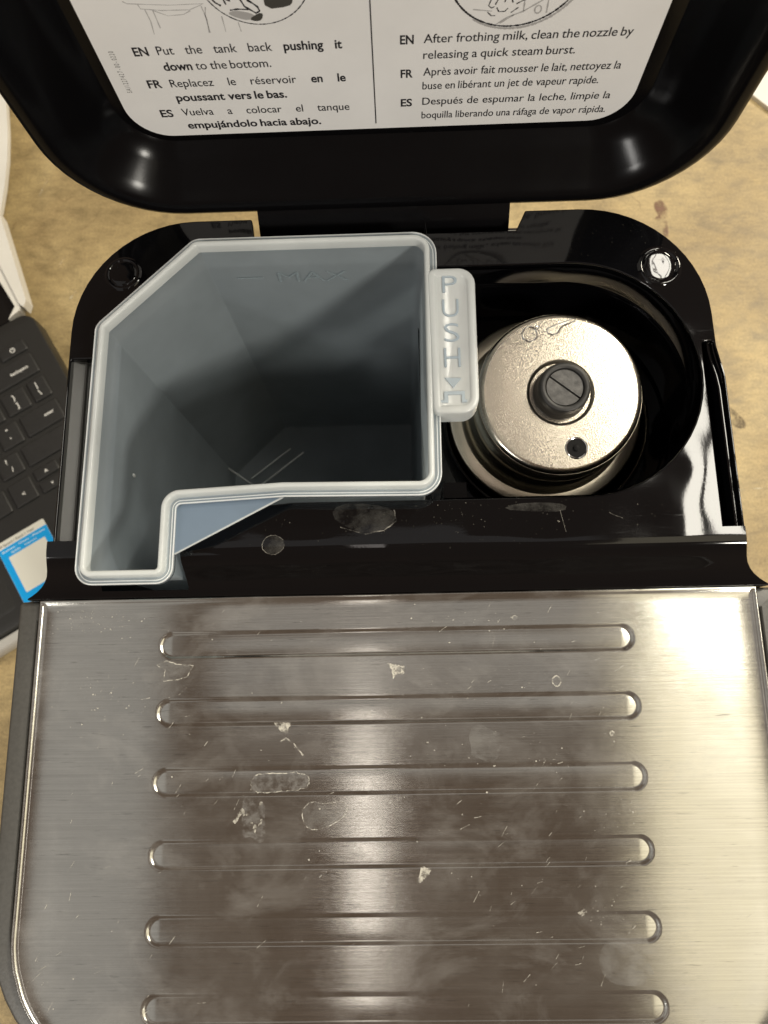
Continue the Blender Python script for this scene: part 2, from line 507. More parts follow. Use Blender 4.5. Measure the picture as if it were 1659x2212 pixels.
# deck outline with the tank opening cut in from the front edge and the storage well joined to it
left_front = [(-81.0, 12.4, .5), (-79.6, 73.2, 5), (-54.4, 97.6, 4), (12.4, 97.6, 4), (12.6, 93.2, 1),
              (87.0, 93.2, 34.8), (87.0, 23.5, 34.8), (-27, 23.8, 3), (-57.4, 21.0, 1), (-57.4, 12.4, .5)]
deck = [(-92.0, 12.4, .6)] + left_front + [(93.4, 12.4, .6)] + outer[2:]
def fill_curve(name, outline, holes, z0, z1, bevel, mat, parent):
    cu = bpy.data.curves.new(name, 'CURVE'); cu.dimensions = '2D'; cu.fill_mode = 'BOTH'
    for L in [outline] + holes:
        sp = cu.splines.new('POLY'); sp.points.add(len(L) - 1)
        for q, (x, y) in zip(sp.points, L): q.co = (x * S, y * S, 0, 1)
        sp.use_cyclic_u = True
    cu.bevel_depth = bevel * S; cu.bevel_resolution = 3; cu.offset = -bevel * S
    cu.extrude = ((z1 - z0) / 2 - bevel) * S
    o = bpy.data.objects.new(name, cu); COL.objects.link(o)
    me = bpy.data.meshes.new_from_object(o.evaluated_get(bpy.context.evaluated_depsgraph_get()))
    bpy.data.objects.remove(o); bpy.data.curves.remove(cu)
    me.transform(Matrix.Translation((0, 0, (z0 + z1) / 2 * S)))
    bm = bmesh.new(); bm.from_mesh(me)
    bmesh.ops.remove_doubles(bm, verts=bm.verts, dist=2e-5)
    bm.to_mesh(me); bm.free()
    return link(name, me, mat, parent, True, 35, True)
ZD = 12
chR = [(87.8, 13.0), (92.75, 13.0), (92.75, 58), (91.2, 67.6), (88.0, 67.6)]
chL = [(-91.2, 13.0), (-83.6, 13.0), (-83.0, 67.4), (-91.2, 67.4)]
def subdivide(L, step=2.5):
    out = []
    for (a, b), (c, d) in zip(L, L[1:] + L[:1]):
        n_ = max(1, int(math.hypot(c - a, d - b) / step))
        out += [(a + (c - a) * i / n_, b + (d - b) * i / n_) for i in range(n_)]
    return out
def hole(L): return subdivide(rpoly([(x, y, .9) for x, y in L], 0, 4))
fill_curve("top_deck", subdivide(rpoly(deck, 0, 14)), [hole(chR), hole(chL)], ZD - 4, ZD, 0.4, M['gloss'], mach)

# hull under the deck (also the dark cavity that holds the tank)
outer_low = [(-92.0, -0.35, .6), (93.4, -0.35, .6)] + outer[2:]
hull_up = [[(x, y, z) for x, y in rpoly(outer, o, 14)] for o, z in [(-1.0, 8.2), (-0.6, 7.6), (-0.5, -5)]]
hull = [[(x, y, z) for x, y in rpoly(outer_low, o, 14)] for o, z in [(-0.5, -5), (-0.5, -60), (-0.5, -236), (-3, -240)]]
front = [(-106.8, -121.6, 40), (106.8, -121.6, 40), (106.8, -0.4, 1.2), (-106.8, -0.4, 1.2)]
V1, F1 = loft(hull, False, True)
nh = len(hull_up[0])
V0, F0 = loft(hull_up)
F0 = [q for q in F0 if q[0] % nh != 14]           # the sloped front closes this side
fr_loops = [[(x, y, z) for x, y in rpoly(front, o, 12)] for o, z in [(-3, -240), (0, -236), (0, -4), (0, -2.2), (-.4, -1.5), (-1.1, -1.2), (-5.2, -1.2), (-5.6, -1.6), (-5.7, -5)]]
V2, F2 = loft(fr_loops[:3], True, False)
feet = [lathe([(7, -250), (7, -239), (6, -238.5)], x, y, 20) for x in (-84, 84) for y in (-95, 80)]
obj("housing", *merge([(V0, F0), (V1, F1), (V2, F2)]), M['satin'], mach)
for f in feet: obj("foot", *f, M['rubber'], mach)
V3, F3 = loft(fr_loops[2:], False, True)
obj("side_trim", V3, F3, M['trim'], mach)

# sloped front of the deck, down to the tray, flaring outwards
prof = [(14.5, 12.006), (13.6, 12.008), (12.2, 12.006), (11.2, 11.93), (10.2, 11.6), (9.2, 11.0), (8.2, 10.05), (7.0, 8.5), (5.6, 6.5), (4.2, 4.7), (3.0, 3.3), (1.8, 2.2), (1.0, 1.6), (.4, 1.25), (.05, 1.0), (-.1, .6), (-.1, -3)]
def hw(y):
    t = max(0, min(1, (11.5 - y) / 11.3)); return 93.4 + 9.8 * t ** 2.4
def slope(xa, xb, rows, skirt=None):
    V = []; F = []; nx = 26
    for y, z in rows:
        a = xa(y); b = xb(y)
        for i in range(nx + 1):
            t = i / nx; V.append((a + (b - a) * t, y, z))
    for r in range(len(rows) - 1):
        for i in range(nx):
            F.append((r * (nx + 1) + i, r * (nx + 1) + i + 1, (r + 1) * (nx + 1) + i + 1, (r + 1) * (nx + 1) + i))
    for side in (0, nx):
        if skirt and side in skirt:
            o = len(V)
            for r, (y, z) in enumerate(rows):
                x = V[r * (nx + 1) + side][0]
                sg = -1 if side == 0 else 1
                V += [(x + sg * .25, y, z - .3), (x + sg * .1, y, -60)]
            for r in range(len(rows) - 1):
                F.append((r * (nx + 1) + side, (r + 1) * (nx + 1) + side, o + 2 * r + 2, o + 2 * r))
                F.append((o + 2 * r, o + 2 * r + 2, o + 2 * r + 3, o + 2 * r + 1))
    return V, F
up = [q for q in prof if q[0] >= 1.8]; low = [q for q in prof if q[0] <= 1.8]
obj("front_slope", *merge([slope(lambda y: -hw(y), lambda y: -81.6, up, (0,)), slope(lambda y: -57.2, hw, up, (26,)),
                           slope(lambda y: -hw(y), hw, low, (0, 26))]), M['gloss'], mach)

# side channels
def channel(xs, y0, y1):
    V = []; F = []; n = len(xs)
    rows = [(y0, 0.0), (y0 + 2.2, 1), (40, 1), (54, 1), (58, 1), (62, 1), (65, 1), (y1 - .4, 1), (y1, 0.3)]
    for y, k in rows:
        t = max(0, min(1, (y - 54) / 12)); sh = 1.7 * t * t * (3 - 2 * t)
        for x, z in xs:
            x -= sh * max(0, min(1, (x - 89) / 2.5))
            V.append((x, y, ZD - 1.2 + (z - ZD + 1.2) * k if z < ZD - 1.2 else z))
    for r in range(len(rows) - 1):
        for i in range(n - 1): F.append((r * n + i, r * n + i + 1, (r + 1) * n + i + 1, (r + 1) * n + i))
    return V, F
obj("side_channel", *channel([(93.1, 11.4), (92.6, 11.45), (92.3, 10.6), (92.0, 10.6), (91.8, 10.9), (91.4, 10.85), (91.0, 9.4), (89.3, 4.6), (88.0, 4.2), (87.7, 10.8)], 11.2, 67.8), M['gloss'], mach, angle=12)
obj("side_channel", *channel([(-91.6, 11.4), (-91.2, 11.45), (-90.8, 10.5), (-90.5, 10.3), (-88.1, 9.08), (-87.9, 9.4), (-87.5, 9.3), (-87.2, 8.6), (-83.5, 6.72), (-83.1, 10.8)], 11.2, 67.6), M['channel'], mach, angle=12)

# round embossed bosses
for cx, cy, r, tilt in ((-77.6, 94.0, 5.3, .03), (78.6, 91.2, 6.2, .135)):
    pf = [(1.06, -.15), (1.0, .2), (.94, .5), (.88, .62), (.82, .5), (.78, .12), (.75, .1), (.72, .42), (.68, .62), (.62, .68), (.40, .70), (.2, .70), (.03, .70)]
    V, F = lathe([(a * r, b * (1 if cx > 0 else .6)) for a, b in pf], cx, cy, 48, ZD)
    V = [(x, y, z + ((y - cy) * tilt - (x - cx) * tilt * .45) * (1 if math.hypot(x - cx, y - cy) < .74 * r else 0)) for x, y, z in V]
    obj("round_boss", V, F, M['wavy'], mach, angle=80)

# storage well
def well_loop(ins, z):
    pts = [(13.6, 93.0, .5), (86.9, 93.0, 34.7), (86.9, 23.7, 34.7), (13.6, 23.7, .5)]
    P = rpoly(pts, -ins, 20)
    # open path: from the back left end round the right to the front left end
    i0 = max(range(len(P)), key=lambda i: (P[i][1] - P[i][0]))
    P = P[i0:] + P[:i0]
    if P[1][0] < P[0][0] or P[1][1] < P[0][1] - 30: P = [P[0]] + P[:0:-1]
    j0 = min(range(len(P)), key=lambda i: P[i][0] + P[i][1])
    return [(x, y, z) for x, y in P[:j0 + 1]]
wl = [well_loop(i, z) for i, z in [(-.5, 11.0), (0, 10), (.3, 2), (.8, -1.0), (2.0, -2.6), (3.0, -4), (3.3, -6), (3.8, -26), (5.5, -27.6)]]
n = len(wl[0]); V = sum(wl, []); F = []
for k in range(len(wl) - 1):
    for i in range(n - 1): F.append((k * n + i, k * n + i + 1, (k + 1) * n + i + 1, (k + 1) * n + i))
F += fill(V, list(range((len(wl) - 1) * n, len(wl) * n)))
well = obj("storage_well", V, F, M['gloss'], mach)
obj("socket_ring", *lathe([(33.4, -27.5), (33.2, -20.4), (32.8, -19.6), (32.2, -19.6), (31.9, -20.4), (31.8, -27.5)], 49.9, 57.4, 72), M['satin'], well)
obj("latch_block", *merge([box(14.6, 23, 24.6, 27, -24, -4), box(15.5, 22.5, 26.5, 34, -26, -10)]), M['satin'], well, False)

# lid
LZT = 132
def lid_outline(h, zb, r, zt):
    return [(x - .6 * (h < 75), z) for x, z in rpoly([(-h, zb, r), (h, zb, r), (h, zt, r), (-h, zt, r)], 0, 12)]
lp = [  # half width, bottom z, corner radius, top z, Y
    (60, 40, 12, 106, 137), (78, 24, 22, 120, 135.5), (86, 15.6, 28, 128, 130), (89.6, 12.2, 30, 131, 121), (90.4, 11.4, 31, 132, 116), (90.4, 11.4, 31, 132, 114.4),
    (89.9, 11.9, 30.5, 131.5, 113.4), (88.6, 13.0, 29.5, 130.3, 113.0), (86.4, 14.6, 28, 128.5, 113.2), (84.2, 16.2, 26, 126.5, 114.6),
    (81.5, 18.4, 23, 124, 117.5), (77.5, 21.6, 19, 120.5, 122.6), (74.6, 23.8, 16, 117.6, 125.4), (72.6, 25.0, 14.5, 116, 126.4), (71.6, 25.6, 13.8, 115.4, 127.2), (70.6, 26.6, 13, 114.6, 127.2)]
loops = [[(x, Y, z) for x, z in lid_outline(h, zb, r, zt)] for h, zb, r, zt, Y in lp]
V, F = loft(loops, True, True)
lid = obj("lid", V, F, M['satin'], mach, angle=50, flat=True)
YL = 126.9
lab_out = [(-69.2, 27.9, 10.5), (66.9, 28.2, 10.5), (66.9, 113, 10), (-69.2, 113, 10)]
V, F = loft([[(x, y, z) for x, z in rpoly(lab_out, 0, 10)] for y in (YL + .25, YL)], True, True)
obj("instruction_label", V, F, M['paper'], lid, False)
def lf(x, y, z): return (x, YL - .06 - z, y)
ink = []; ink2 = []
def line(words, x0, x1, y, cap=2.42, justify=True, sx=0.93):
    """words: (text, bold) pairs set between x0 and x1"""
    g = []
    def widths(k): return [put_text(w, 0, 0, cap, k, .024 if b else .004)[1] for w, b in words]
    if not justify:
        base = sum(widths(1.0)); gap = cap * .36
        sx = (x1 - x0 - gap * (len(words) - 1)) / base
    ws = widths(sx)
    gap = (x1 - x0 - sum(ws)) / max(1, len(words) - 1)
    x = x0
    for (w, b), wd in zip(words, ws):
        ink.append(put_text(w, x, y, cap, sx, .024 if b else .004, lf)[0]); x += wd + gap
def W(s, b=False): return [(w, b) for w in s.split()]
J = .90
for t, a, b, y in [("EN", -60.2, -56.55, 54.65), ("FR", -60.1, -56.5, 44.83), ("ES", -60.05, -56.7, 34.95), ("EN", 4.8, 8.1, 55.2), ("FR", 4.9, 8.0, 45.2), ("ES", 4.9, 7.9, 35.72)]:
    line([(t, True)], a, b, y, justify=False)
line(W("Put the tank back") + W("pushing it", True), -54.4, -9.25, 54.75, sx=J)
line(W("down", True) + W("to the bottom."), -54.3, -27.4, 50.05, justify=False)
line(W("Replacez le réservoir") + W("en le", True), -54.3, -9.15, 44.83, sx=J)
line(W("poussant vers le bas.", True), -54.2, -25.0, 40.2, justify=False)
line(W("Vuelva a colocar el tanque"), -54.2, -8.9, 35.2, sx=J)
line(W("empujándolo hacia abajo.", True), -54.0, -17.1, 30.5, justify=False)
line(W("After frothing milk, clean the nozzle by"), 10.5, 60.6, 55.3, justify=False)
line(W("releasing a quick steam burst."), 10.5, 47.9, 50.7, justify=False)
line(W("Après avoir fait mousser le lait, nettoyez la"), 10.65, 60.6, 45.6, justify=False)
line(W("buse en libérant un jet de vapeur rapide."), 10.55, 56.1, 41.2, justify=False)
line(W("Después de espumar la leche, limpie la"), 10.65, 60.6, 36.0, sx=J)
line(W("boquilla liberando una ráfaga de vapor rápida."), 10.55, 60.6, 31.2, justify=False)
obj("printed_text", *merge(ink), M['ink'], lid, False)
V, F = box(-2.12, -1.84, 30.0, 100, 0, .03); obj("divider_line", [lf(*q) for q in V], F, M['ink'], lid, False)
# small code printed up the left margin, dot-matrix style
def cf(x, y, z): return lf(-65.1 + y, 43.6 + x, z)
code = []
cx = 0
for chunk in ("SA1122742", "7", "-", "00", "-", "0220"):
    for ch in chunk:
        (v, f), wd = put_text(ch, cx, -.7, 1.35, .5, -.004, lambda x, y, z: lf(-65.6 - y * .95 , 43.6 + x, z)); code.append((v, f)); cx += max(wd, .3) + .28
    cx += .12
obj("batch_code", *merge(code), M['darkink'], lid, False)
# drawings: lower edges of the two round insets and a faint sketch of a machine
def arc(cx, cy, rx, ry, a0, a1, n=40): return [(cx + rx * math.cos(a0 + (a1 - a0) * i / n), cy + ry * math.sin(a0 + (a1 - a0) * i / n)) for i in range(n + 1)]
def stroke(L, w, out):
    v, f = ribbon(L, w, 0.0, False, 0.0); out.append(([lf(x, y, .0) for x, y, z in v], f))
def patch(L, out, d=.02):
    v, f = blob(L, 0, 1); out.append(([lf(x, y, d) for x, y, z in v], f))
dark = []; light = []; grey = []; fill_d = []
stroke(arc(-27.3, 74.5, 12.6, 12.4, math.pi * 1.02, math.pi * 1.98), .22, dark)
stroke(arc(30.6, 73.6, 15.2, 14.5, math.pi * 1.02, math.pi * 1.98), .40, dark)
stroke(arc(30.9, 73.2, 15.4, 14.7, math.pi * 1.3, math.pi * 1.9), .5, light)
for L in [[(-53.31, 67), (-53.0, 64), (-53.34, 60.5)], [(-51.57, 66.7), (-51.36, 62.1)], [(-40.31, 67.3), (-39.9, 64), (-40.26, 60.4)], [(-39.4, 67.1), (-40.0, 65), (-40.08, 60.4)],
          [(-36.3, 64.6), (-36.3, 60.5)], [(-32.86, 62.9), (-32.68, 60.4)], [(-57.63, 69.2), (-56.8, 68.6), (-47.67, 67.85), (-39.64, 67.9)], [(-54.48, 68.3), (-54.2, 67.2), (-49.5, 66.6), (-43.2, 66.5), (-40.0, 67.7)],
          [(-51.57, 66.7), (-48.54, 65.2), (-44.9, 65.4), (-43.07, 66.3)]]:
    stroke(L, .16, light)
stroke([(-57, 70.6), (-46, 69.9)], .9, light)
for L in [[(-37.9, 69.5), (-36.9, 68.0), (-35.8, 67.2)], [(-34.6, 67.4), (-35, 69.0), (-33.6, 68.3), (-33.3, 70)], [(-31.7, 70), (-30.5, 66.8), (-28.2, 65.0), (-27.3, 65.5), (-27.6, 66.6), (-29.4, 68.4)], [(-29.7, 68.3), (-28.7, 67.6)], [(-29.2, 69.2), (-28.1, 68.4)],
          [(-34.0, 66.0), (-32.2, 66.2), (-29.8, 66.0)]]:
    stroke(L, .34, dark)
patch([(-34.9, 65.2), (-33, 66.0), (-29.6, 65.2), (-28.5, 64.3), (-30.2, 63.2), (-32.6, 63.9)], grey)
patch([(-30.2, 63.6), (-27.6, 65.1), (-26.6, 64.9), (-27.2, 63.3), (-28.6, 62.9)], fill_d, .05)
patch([(-25.9, 70), (-25.8, 65.9), (-20.4, 66.4), (-19.3, 67.6), (-19.3, 70)], fill_d, .05)
for L in [[(25.6, 66.3), (25.1, 64.6), (25.8, 64.0), (26.5, 64.3)], [(26.6, 64.8), (27.3, 66.5)], [(28.7, 65.3), (28.9, 66.6)], [(30.1, 66.5), (30.6, 65.1)], [(27.0, 64.1), (27.6, 63.0), (29.0, 63.0), (29.6, 63.8)],
          [(25.0, 63.0), (26.0, 62.0), (26.9, 62.0)], [(30.4, 62.6), (32.0, 63.9)], [(31.4, 64.8), (33.5, 66)]]:
    stroke(L, .22, dark)
for L in [[(21.6, 63.8), (26, 63.2)], [(27.4, 59.7), (30, 61.6), (33.2, 62.8), (38, 66)], [(33.2, 66), (33.3, 62.9)], [(38.6, 66), (38.7, 62.2)], [(28.2, 59.9), (31.2, 62.0)]]:
    stroke(L, .26, light)
stroke(arc(36.6, 63.2, .75, 1.0, 0, 6.28, 14), .3, light)
obj("drawing_outline", *merge(dark), M['ink'], lid, False)['kind'] = 'stuff'
obj("drawing_faint_line", *merge(light), M['greyink'], lid, False)['kind'] = 'stuff'
obj("drawing_grey_fill", *merge(grey), M['greyink'], lid, False)
obj("drawing_dark_fill", *merge(fill_d), M['darkink'], lid, False)
# hinge
hinge = []
hb = [(114.0, 12.8), (111.5, 10.2), (109.0, 7.4), (107.2, 4.6), (106.0, 1.5), (105.6, -2.0), (105.8, -6), (118, -6), (124, 2), (124, 15)]
V = [(x, y, z) for x in (-38.4, -37.9, 36.4, 36.9) for y, z in hb]
m_ = len(hb)
F = [tuple(range(m_)), tuple(range(3 * m_, 4 * m_))]
for k in range(3):
    for i in range(m_): F.append((k * m_ + i, k * m_ + (i + 1) % m_, (k + 1) * m_ + (i + 1) % m_, (k + 1) * m_ + i))
obj("hinge_block", V, F, M['satin'], lid, angle=30)
obj("hinge_pin", *tube([(36, 109, 4.0), (41.5, 109, 4.0)], 1.3, 16), M['chrome'], lid)
obj("hinge_stop", *box(36.9, 39.4, 104.6, 107.2, -4, 6.5), M['satin'], lid, False)

# steel cup tray
def f_lip(d):
    k = [(0, -1.6), (.12, 0.15), (.45, .62), (.85, .62), (1.7, .16), (2.5, 0)]
    for (a, za), (b, zb) in zip(k, k[1:]):
        if d <= b: return za + (zb - za) * (d - a) / (b - a)
    return 0.0
YC = [-13.4735 - 17.9816 * i for i in range(6)]
GR = 3.75
def groove(x, y):
    z = 0.0
    for c in YC:
        if abs(y - c) > 7: continue
        sd = math.hypot(max(abs(x - .02) - (65.5 - GR), 0), y - c) - GR
        t = max(0, min(1, -(sd - .1) / 1.2)); q = max(0, min(1, -sd / GR)); z -= 0.50 * t * t * (3 - 2 * t) - 0.20 * (1 - (1 - q) ** 2)
    return z
YF = -117.0; RC = 31
def tray_w(y):
    d = (YF + RC) - y
    return 100.2 if d <= 0 else 100.2 - RC + math.sqrt(max(0, RC * RC - d * d))
ED = [0, .12, .28, .45, .65, .85, 1.25, 1.7, 2.1, 2.5]
ys = [-e for e in ED] + [-4, -6, -8]
for c in YC:
    ys += [c + 4.2 - i * .17 for i in range(13)] + [c + 1.9, c + 1.6, c + 1.2, c + .8, c + .4, c, c - .4, c - .8, c - 1.2, c - 1.6, c - 1.9] + [c - 4.2 + i * .17 for i in range(13)] + [c - 6.5, c - 9]
y = YC[-1] - 10
while y > -116.5: ys.append(y); y -= .8
ys = sorted(set(round(q, 3) for q in ys), reverse=True)
inner = [-71, -69] + [-66.0 + .18 * i for i in range(28)] + [-57, -54, -48, -40, -20, 0, 20, 40, 48, 54, 57] + [61.18 + .18 * i for i in range(28)] + [69, 71]
V = []; F = []; rows = []
for y in ys:
    w = tray_w(y)
    if w < 76: break
    a = [-w + e for e in ED]; b = [w - e for e in reversed(ED)]
    mid_l = [-w + 2.5 + (w - 2.5 - 71) * t for t in (.25, .5, .75)]; mid_r = [-q for q in reversed(mid_l)]
    xs = a + mid_l + inner + mid_r + b
    for x in xs:
        e = min(w - abs(x), -y)
        V.append((x, y, f_lip(max(0, e)) + groove(x, y)))
    rows.append(y)
n = len(xs)
for r in range(len(rows) - 1):
    for i in range(n - 1): F.append((r * n + i, r * n + i + 1, (r + 1) * n + i + 1, (r + 1) * n + i))
tray = obj("cup_tray", V, F, M['steel'], mach, angle=75)

# dried water marks and flakes lying on the tray
edge = []; film = []; haze = []
zt = .05
def mark(L, closed=True, fillit=True, w=.28, it=1):
    P = smooth_loop(L, it) if closed else L
    edge.append(ribbon(P, w, zt + .02, closed, .08))
    if closed and fillit: film.append(blob(L, zt, 1))
mark([(-65.8, -18.7), (-63.3, -17.5), (-60.6, -18.4), (-55.8, -19.0), (-57.3, -21.9), (-59.8, -22.6), (-63.9, -23.1), (-63.5, -20.0)], it=0)
mark([(-19.9, -55.3), (-22.7, -54.4), (-25.1, -56.1), (-25.5, -58.6), (-23.6, -61.7), (-19.6, -61.3), (-15.3, -59.3), (-13.5, -57.4), (-13.5, -55.4), (-15.3, -54.5), (-16.9, -55.0)], w=.2)
mark([(-31.5, -39.4), (-29.9, -38.5), (-27.7, -40.0), (-25.2, -43.0)], False, w=.35)
mark([(-43.4, -59.6), (-41.0, -56.4), (-40.7, -57.6), (-39.5, -57.3)], False, w=.7)
for _ in range(7):
    q = drop(-37.5 + random.gauss(0, 2.0), -61 + random.gauss(0, 2.4), random.uniform(.25, .8), random.uniform(.2, .6), random.random() * 3, 7, .5)
    edge.append(blob(q, zt + .02, 0))
haze.append(blob(drop(-38, -59, 3.2, 5.5, .2, 12, .35), zt, 1))
mark([(33.2, -6.8), (34.1, -7.6), (33.2, -8.4), (32.4, -7.6)], w=.25)
mark([(43.5, -23), (45.0, -24.8), (43.5, -26.6), (42, -24.8)], w=.3)
mark([(57.2, -37.9), (57.9, -38.6), (57.2, -39.3), (56.6, -38.6)], w=.35)
film.append(blob([(49.5, -91.6), (50.9, -89.0), (56.1, -88.5), (61.0, -92.2), (63.4, -96.9), (58.6, -98.9), (51.8, -98.3), (49.3, -94.7)], zt, 2))
flakes = []
for L in [[(-33.1, -34.5), (-28.7, -34.6), (-29.6, -37.0), (-30.9, -36.7)], [(-1.9, -19.2), (-0.3, -19.8), (2.2, -20.2), (1.9, -22.0), (-0.0, -22.0), (-0.7, -23.5), (-1.0, -21.1)],
          [(4.8, -74.6), (5.5, -70.8), (8.2, -71.6), (6.3, -73.5)], [(44.9, -82.0), (46.3, -81.2), (47.2, -81.6), (46.0, -82.7)]]:
    flakes.append(blob(L, zt + .05, 0)); edge.append(ribbon(L, .3, zt + .1, True, .25))
for L in [[(-39.0, -52.3), (-39.1, -48.2), (-35.1, -47.3), (-24.5, -47.3), (-23.3, -49.5), (-24.5, -51.5), (-31.9, -52.2)]]:
    edge.append(ribbon([(x, y) for x, y in smooth_loop(L, 1)], .2, zt + .02, True, .22)); haze.append(blob(L, zt, 1))
for cx, cy, rx, ry in [(23.5, -41, 4.5, 5)]:
    film.append(blob(drop(cx, cy, rx, ry, random.random() * 3, 12, .2), zt - .01 + random.random() * .01, 2))
obj("water_mark", *merge(edge), M['mineral'], tray, False)['kind'] = 'stuff'
obj("chalky_patch", *merge(haze), M['haze'], tray, False)
obj("dried_film", *merge(film), M['film'], tray, False)['kind'] = 'stuff'
for fl in flakes: obj("residue_flake", *fl, M['mineral'], tray, False)
specks = []
def speck(x, y, r, z):
    n_ = random.choice((4, 5, 6)); e = random.uniform(.4, 1); a0 = random.random() * 6
    L = [(x + r * random.uniform(.6, 1.2) * math.cos(a0 + 6.283 * i / n_), y + r * e * random.uniform(.6, 1.2) * math.sin(a0 + 6.283 * i / n_), z) for i in range(n_)]
    specks.append((L, [tuple(range(n_))]))
for cx, cy, sx_, sy_, c in [(-84, -6, 13, 3, 150), (-80, -28, 14, 8, 80), (38, -45, 8, 3.0, 42), (55, -60, 9, 6, 35), (20, -8, 12, 2, 30), (0, -40, 60, 45, 220), (30, -27, 18, 6, 30), (50, -82, 7, 3, 30), (-90, -100, 8, 8, 25)]:
    for _ in range(c):
        x, y = random.gauss(cx, sx_ * .6), random.gauss(cy, sy_ * .6)
        if abs(x) < 97 and -110 < y < -3: speck(x, y, random.choice((.07, .09, .11, .14, .18, .3)), .75 + groove(x, y) if y > -3 else .09 + max(groove(x, y), -.02))
scr = []
for _ in range(150):
    x, y = random.choice((random.gauss(-70, 18), random.gauss(40, 16), random.uniform(-90, 70))), random.uniform(-105, -4)
    if abs(x) > 94: continue
    a, l = random.gauss(.75, .35), random.uniform(.6, 3.2)
    scr.append(ribbon([(x, y), (x + math.cos(a) * l * .5, y + math.sin(a) * l * .5 + random.uniform(-.1, .1)), (x + math.cos(a) * l, y + math.sin(a) * l)], random.choice((.06, .08, .12)), .1))
obj("fine_scratch", *merge(scr), M['mineral'], tray, False)['kind'] = 'stuff'
obj("mineral_speck", *merge(specks), M['mineral'], tray, False)['kind'] = 'stuff'
# dust, rings and smears on the black deck
dfilm = [blob([(-16.5, 19.7), (-14.6, 23), (-5.8, 22.9), (0.4, 21.2), (1.2, 18.0), (-2.2, 15.6), (-7.1, 14.7), (-12.1, 16.4)], ZD + .07, 1),
         blob(drop(-32, 12.2, 3, 2.6, 0, 12, .05), ZD + .07), blob([(29.7, 20.5), (32.8, 22.0), (41.5, 22.2), (47.0, 21.4), (46.3, 19.5), (37.6, 19.7)], ZD + .07, 1)]
obj("dust_film", *merge(dfilm), M['dust'], mach, False)['kind'] = 'stuff'
dedge = [ribbon(drop(-32, 12.2, 3, 2.6, 0, 14, .04), .14, ZD + .08, True, .04), ribbon([(-14, 16.6), (-7.1, 14.6), (-2.2, 15.5), (1.2, 18), (.6, 21)], .22, ZD + .08, False, .1),
         ribbon([(58, 19), (59.4, 18.2), (61.5, 17.4)], .1, ZD + .08), ribbon([(45, 20), (45.6, 17), (46.2, 14)], .09, ZD + .08)]
obj("residue_ring", *merge(dedge), make_stain("thin_residue", (.55, .52, .45), .4), mach, False)['kind'] = 'stuff'
specks = []
for _ in range(230):
    x, y = random.uniform(-54, 76), 22.8 - abs(random.gauss(0, 5.5))
    if y < 10.4: continue
    if x < -20 and y > 11 + (x + 54) * .4: continue
    speck(x, y, random.choice((.05, .07, .08, .1, .17)), ZD + .09)
for _ in range(60):
    x, y = random.uniform(44, 84), random.uniform(94.5, 108)
    if math.hypot(x - 57, y - 76) < 33: speck(x, y, random.choice((.05, .07, .1)), ZD + .09)
obj("dust_speck", *merge(specks), make_stain("dust_fleck", (.60, .56, .46), .4), mach, False)['kind'] = 'stuff'

# ------------------------------------------------------------------ water tank
tank = thing("water_tank", "milky translucent water tank with PUSH tab sitting open in the machine", "water tank", (-30, 55, -131))
T = [(-81.6, 1.5, 4.6), (-56.4, 1.5, 4.2), (-56.2, 22.2, 1.4), (-28, 23.6, 3), (13.2, 23.0, 6), (14.0, 99.4, 6.5), (-54.6, 99.4, 4.5), (-81.0, 73.6, 4.5)]
def tl(o, z, seg=8): return [(x, y, z) for x, y in rpoly(T, o, seg)]
body = [(-5.4, -127), (-4.4, -125), (-4.0, -60), (-3.3, 10), (-2.8, 19)]
V, F = loft([tl(o, z) for o, z in body], True, False)
obj("tank_wall", V, F, M['wall'], tank, angle=50)
V, F = loft([tl(o, z) for o, z in [(-3.4, 18.6), (-3.4, 21.3), (-3.15, 21.85), (-2.85, 22.0), (-2.2, 22.0), (-1.95, 21.8), (-1.8, 20.6), (-1.65, 19.4), (-1.65, 18.6)]], wrap=True)
rim = obj("rim", V, F, M['rim'], tank, angle=60)
V, F = loft([tl(o, z) for o, z in [(-1.66, 19.6), (-.9, 19.55), (-.35, 19.8), (-.1, 19.8), (0, 19.5), (0, 17.6), (-.3, 17.4), (-.7, 17.7), (-1.66, 18.4)]])
obj("outer_lip", V, F, M['lip'], rim, angle=60)
V, F = loft([tl(o, z) for o, z in [(-.28, 19.7), (-.2, 20.05), (0, 20.1), (.12, 19.85), (.1, 19.4), (-.2, 19.35)]], wrap=True)
obj("lip_edge", V, F, M['edge'], rim, angle=80)  # pale bead standing in for the bright line along the lip
V, F = loft([tl(o, z) for o, z in [(-1.05, 19.5), (-.95, 19.78), (-.8, 19.78), (-.72, 19.5)]], wrap=True)
obj("lip_highlight_line", V, F, M['edge'], rim, angle=80)  # second pale loop imitating a highlight on the lip
tab = [(11.6, 44.4, 2.2), (23.7, 44.4, 4.6), (24.2, 86.6, 4.6), (11.2, 86.6, 2.2)]
V, F = loft([[(x, y, z) for x, y in rpoly(tab, o, 8)] for o, z in [(-.8, 15.5), (0, 15.4), (0, 21.6), (-.15, 22.0), (-.5, 22.2), (-1.7, 22.2), (-2.2, 21.8), (-2.5, 21.5)]], False, True)
ptab = obj("push_tab", V, F, M['rim'], tank, angle=60)
let = []
for ch, x0, x1, y0, y1 in [("P", 15.2, 19.2, 79.4, 84.4), ("U", 15.0, 19.4, 72.2, 77.3), ("S", 15.2, 19.3, 64.9, 70.2), ("H", 15.0, 19.3, 57.6, 63.0)]:
    v, f, a, b = text_geo(ch, -.012, .03)
    h0 = min(q[1] for q in v); h1 = max(q[1] for q in v)
    let.append(([(x0 + (q[0] - a) / (b - a) * (x1 - x0), y0 + (q[1] - h0) / (h1 - h0) * (y1 - y0), 21.7 + q[2] * 5) for q in v], f))
